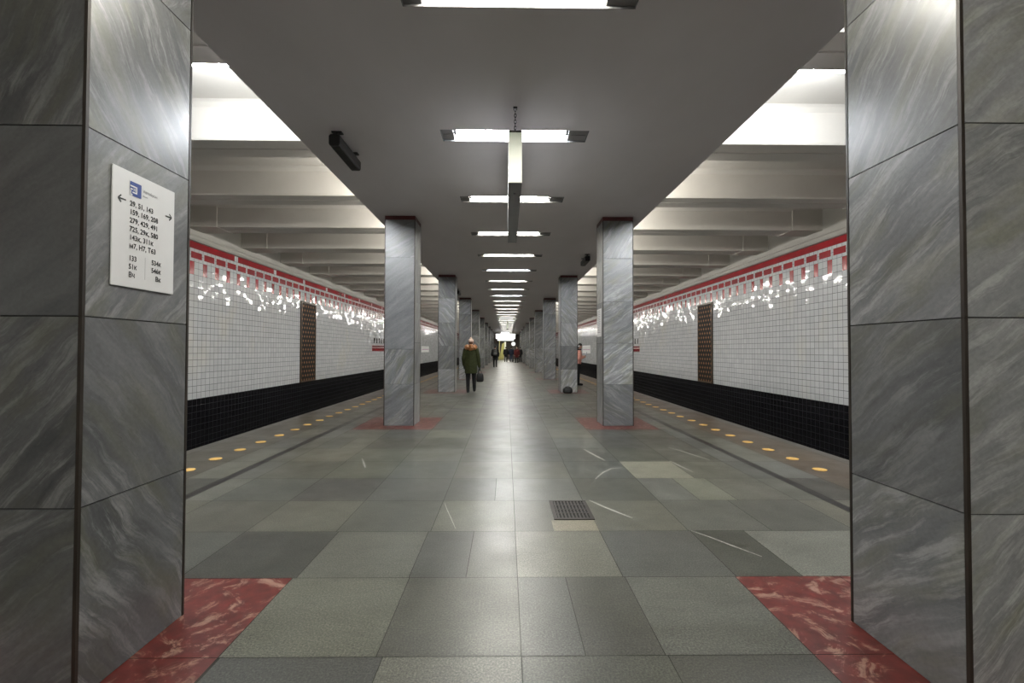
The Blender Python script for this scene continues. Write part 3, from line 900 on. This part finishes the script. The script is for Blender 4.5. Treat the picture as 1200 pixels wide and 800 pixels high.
    if hair:
        def hr(bm):
            hull(bm, (hp(0, -.012, .026), V(.049, .054, .052)))
            hull(bm, (hp(0, -.03, .005), V(.044, .034, .045)))
            if hairlen: hull(bm, (hp(0, -.03, .0), V(.044, .032, .04)), (hp(0, -.045, -hairlen), V(.05, .026, .02)))
        fuse('hair', hr, hair, root, vox)
    if hat:
        def ht(bm):
            hull(bm, (hp(0, -.008, .042), V(.054, .06, .045)))
            hull(bm, (hp(0, -.008, .026), V(.056, .062, .014)))
            if hat[1]: hull(bm, (hp(0, -.024, .088), .024*H))
        fuse('hat', ht, hat[0], root, vox)
    if hood:
        def hd(bm):
            n = 11
            for q in range(n):
                a = PI * (1.15 + 1.7*q/(n-1)) - PI*.5
                a = -PI*1.35 + PI*1.7*q/(n-1)
                c = neck + V(.080*math.cos(a), -.012 + .062*math.sin(a), .010 + .014*math.sin(a*3))
                hull(bm, (c, .043*H))
            hull(bm, (neck + V(0, -.062, -.01), V(.07, .03, .05)))
        fuse('fur_collar', hd, hood, root, vox, 1)
    eye = plain('eye_' + str(len(bpy.data.materials)), (.03, .02, .015), .2)
    for s in (-1, 1):
        def ey(bm, s=s): hull(bm, (hp(s*.0175, .0455, .006), .006*H))
        bm = bmesh.new(); ey(bm); me = bpy.data.meshes.new('eye'); bm.to_mesh(me); bm.free(); me.materials.append(eye)
        link('eye', me, root)
    return root, A, H

blk = cloth('black_cloth', (.012, .012, .013)); lea = cloth('black_leather', (.010, .010, .010), .45)
navy = cloth('navy_cloth', (.014, .017, .030)); olive = cloth('olive_parka_cloth', (.026, .031, .010), var=.3)
charc = cloth('charcoal_cloth', (.022, .024, .024)); maroon = cloth('maroon_cloth', (.085, .014, .014))
pink = cloth('salmon_pink_cloth', (.62, .30, .24)); brownhair = cloth('brown_hair', (.075, .035, .02), .55); darkhair = cloth('dark_hair', (.012, .010, .010), .5)
def fur_mat():
    k = NT('mottled_orange_fur'); co = k.n('ShaderNodeTexCoord').outputs['Object']
    k.l(k.ramp(k.noise(co, 14, 4, .7), [(.34, (.05, .02, .010)), (.46, (.26, .10, .03)), (.56, (.36, .16, .06)), (.66, (.62, .44, .32))]), k.b.inputs['Base Color'])
    k.b.inputs['Roughness'].default_value = .95; k.bump(k.noise(co, 60, 4), .6, .03)
    return k.m
fur = fur_mat(); beige = cloth('beige_knit', (.62, .47, .38), .9)
white = cloth('white_plastic', (.75, .75, .75), .4)

# woman in the green parka, walking away
WL, WY = -1.12, 14.46
w, A, H = person((WL, WY, 0), 0.0, 'woman in a dark green parka with orange fur collar walking away with a black bag', 1.70, olive, blk, lea, brownhair,
       arms=[((-.138, -.02, .635), (-.132, .05, .50)), ((.140, .0, .63), (.158, .02, .475))],
       legs=[((-.055, .02, .27), (-.052, -.005, .045)), ((.055, .06, .28), (.06, .085, .055), .005)],
       coat_hem=.365, bulk=1.04, hat=(beige, True), hood=fur, vox=.011, grip=(.5, .95), gloves=lea)
# handbag in her right hand
hx, hy, hz = WL + .160*1.70, WY + .02*1.70, .475*1.70
root = tag(empty('handbag', (hx + .015, hy, .33)), 'black handbag held low in the right hand of the woman in green', 'handbag')
b = bag_mesh(.23, .12, .29); 
for v in b.bm.verts: v.co.x += .0
b.build('pouch', lea, root)
for s in (-1, 1):
    mb = MB(); pts = [(-.06, s*.03, .27), (-.05, s*.028, .33), (-.03, s*.018, .385), (-.01, s*.008, .405), (.012, s*.018, .385), (.04, s*.028, .33), (.055, s*.03, .27)]
    mb.tube(pts, .006, 6); mb.build('handle', lea, root)

# man with a backpack, far left
m_, _, _ = person((-.86, 35.2, 0), 0.0, 'person in black with a grey backpack walking away far down the hall', 1.68, blk, charc, lea, darkhair,
       arms=[((-.155, -.01, .63), (-.15, .06, .52)), ((.155, -.02, .63), (.15, .05, .51))],
       legs=[((-.06, .03, .27), (-.055, .05, .045)), ((.055, -.01, .27), (.06, -.05, .06))], coat_hem=.45, bulk=1.25, hat=(blk, False), vox=.016)
root = tag(empty('backpack', (-.86, 35.2 - .305, .92)), 'dark grey backpack on the back of the walking person in black', 'backpack')
b = bag_mesh(.33, .2, .46)
for v in b.bm.verts: v.co.y -= .015
b.build('pack', cloth('grey_pack_cloth', (.05, .05, .05)), root)
b = bag_mesh(.24, .07, .2)
for v in b.bm.verts: v.co.y -= .125; v.co.z += .05
b.build('pocket', cloth('pale_pack_cloth', (.10, .10, .10)), root)
for s in (-1, 1):
    mb = MB(); mb.tube([(s*.1, .06, .42), (s*.11, .085, .44), (s*.11, .095, .40), (s*.12, .1, .28), (s*.12, .095, .1), (s*.12, .06, .04)], .014, 6); mb.build('strap', blk, root)

# group near the far end
st = dict(legs=[((-.055, .005, .27), (-.06, 0, .045)), ((.055, .01, .27), (.065, .02, .045))], vox=.018)
hang = [((-.145, -.01, .63), (-.145, .03, .49)), ((.145, -.01, .63), (.145, .03, .49))]
person((-.05, 51.6, 0), 0.15, 'person in a black coat standing far off, left of the group under the sign', 1.72, blk, blk, lea, darkhair, hang, coat_hem=.4, bulk=1.25, **st)
person((.55, 51.8, 0), -.1, 'person in a navy jacket and jeans standing in the middle of the far group', 1.74, navy, cloth('blue_jeans', (.035, .05, .085)), lea, darkhair, hang, coat_hem=.45, bulk=1.25, **st)
person((1.12, 48.5, 0), PI*.9, 'person in a dark red coat standing far off, right of the group under the sign', 1.70, maroon, blk, lea, darkhair, hang, coat_hem=.34, bulk=1.3, **st)
person((1.52, 50.6, 0), .2, 'person in black standing close to the pillar behind the red coat, far off', 1.70, blk, blk, lea, darkhair, hang, coat_hem=.4, bulk=1.2, **st)

# woman with a phone beyond the third right pillar, facing the track
PX_, PY_ = 2.73, 17.5
ph, A, H = person((PX_, PY_, 0), -PI/2, 'person in a pink jacket looking at a phone beside the third right pillar', 1.62, pink, blk, lea, darkhair,
       arms=[((-.125, .02, .635), (-.05, .135, .685)), ((.125, .02, .635), (.035, .135, .67))],
       legs=[((-.05, .01, .27), (-.055, 0, .045)), ((.05, .01, .27), (.055, .01, .045))], coat_hem=.52, bulk=1.1, lean=.12, head_nod=.45, hairlen=.10, vox=.011, grip=(.9, .9))
def sc(bm): 
    for q in range(10):
        a = 2*PI*q/10; hull(bm, (Vector((.055*math.cos(a)*1.6, .04 + .05*math.sin(a)*1.6, 1.375)), .032))
fuse('scarf', sc, blk, ph, .012)
def hpn(bm): hull(bm, (Vector((.076, .045, 1.50)), (.018, .035, .042)))
fuse('headphone', hpn, white, ph, .008)
root = tag(empty('phone', (PX_ + .135*1.62 + .095, PY_ + .01, .705*1.62)), 'small dark phone held up by the person in pink', 'phone')
mb = MB(); mb.box(-.005, .005, -.038, .038, 0, .15); mb.bevel(.003, 2); mb.build('case', lea, root).rotation_euler.y = .35
mb = MB(); mb.box(-.0065, -.005, -.034, .034, .006, .144); mb.build('screen', glow('dim_phone_screen', (.6, .7, .9), .25, (.05, .05, .06)), root).rotation_euler.y = .35

# bag at the foot of the third right pillar
root = tag(empty('shoulder_bag', (1.93, 14.36, 0)), 'small black bag lying against the foot of the third right pillar', 'bag')
b = bag_mesh(.30, .22, .19); b.build('pouch', lea, root)
mb = MB(); mb.tube([(-.09, -.05, .16), (-.07, -.07, .2), (0, -.075, .215), (.07, -.07, .2), (.09, -.05, .16)], .009, 6); mb.build('strap', lea, root)

# ------------------------------------------------------------------ far end: stair, post, round sign
root = tag(empty('staircase', (-1.25, 60.5, 0)), 'grey stairs rising at the far left end of the hall', 'stairs')
mb = MB()
for i in range(14): mb.box(-.85, .2, i*.3, 4.3, i*.16, (i+1)*.16)
mb.build('steps', M['stair'], root)
mb = MB(); mb.prism([(0, 0), (4.3, 0), (4.3, 3.3), (3.9, 3.3), (0, .9)], 'x', .2, .32); mb.build('parapet', M['yellow_wall'], root)
mb = MB(); mb.tube([(.26, 0, .9), (.26, 0, 1.0), (.26, 3.9, 3.4)], .03, 8); mb.build('handrail', M['dark_metal'], root)
mb = MB(); mb.prism([(-1.0, 0), (-.42, 0), (-.30, .9), (-.30, 2.4), (-.62, 2.2)], 'y', 65.2, 65.4)
tag(mb.build('stair_screen', M['yellow_wall']), 'yellow tapering screen wall beside the far stairs', 'screen wall')
mb = MB(); mb.box(-.28, -.05, 64.9, 65.1, .45, 2.5); mb.box(-.33, .0, 64.85, 65.15, 0, .45)
tag(mb.build('white_post', M['white_paint']), 'slim white post at the far end beneath the lit sign', 'post')
root = tag(empty('round_sign', (.86, 56.0, 0)), 'small round white sign on a post behind the far group', 'sign')
mb = MB(); mb.rod((0, 0, 0), (0, 0, 2.0), .03); mb.rod((0, 0, 0), (0, 0, .02), .16); mb.build('post', M['dark_metal'], root)
mb = MB(); mb.rod((0, -.04, 2.1), (0, .02, 2.1), .24, n=28); mb.build('disc', glow('lit_round_sign', (1, 1, 1), .35), root)

# ------------------------------------------------------------------ world and colour
wd = bpy.data.worlds.new('world'); bpy.context.scene.world = wd; wd.use_nodes = True
wd.node_tree.nodes['Background'].inputs[0].default_value = (0, 0, 0, 1)
sc_ = bpy.context.scene
sc_.view_settings.view_transform = 'Standard'; sc_.view_settings.look = 'None'
sc_.view_settings.gamma = 1.0; sc_.view_settings.use_curve_mapping = False
sc_.view_settings.exposure = 1.1
sc_.cycles.diffuse_bounces = 6; sc_.cycles.max_bounces = 12
sc_.cycles.sample_clamp_indirect = 3.0
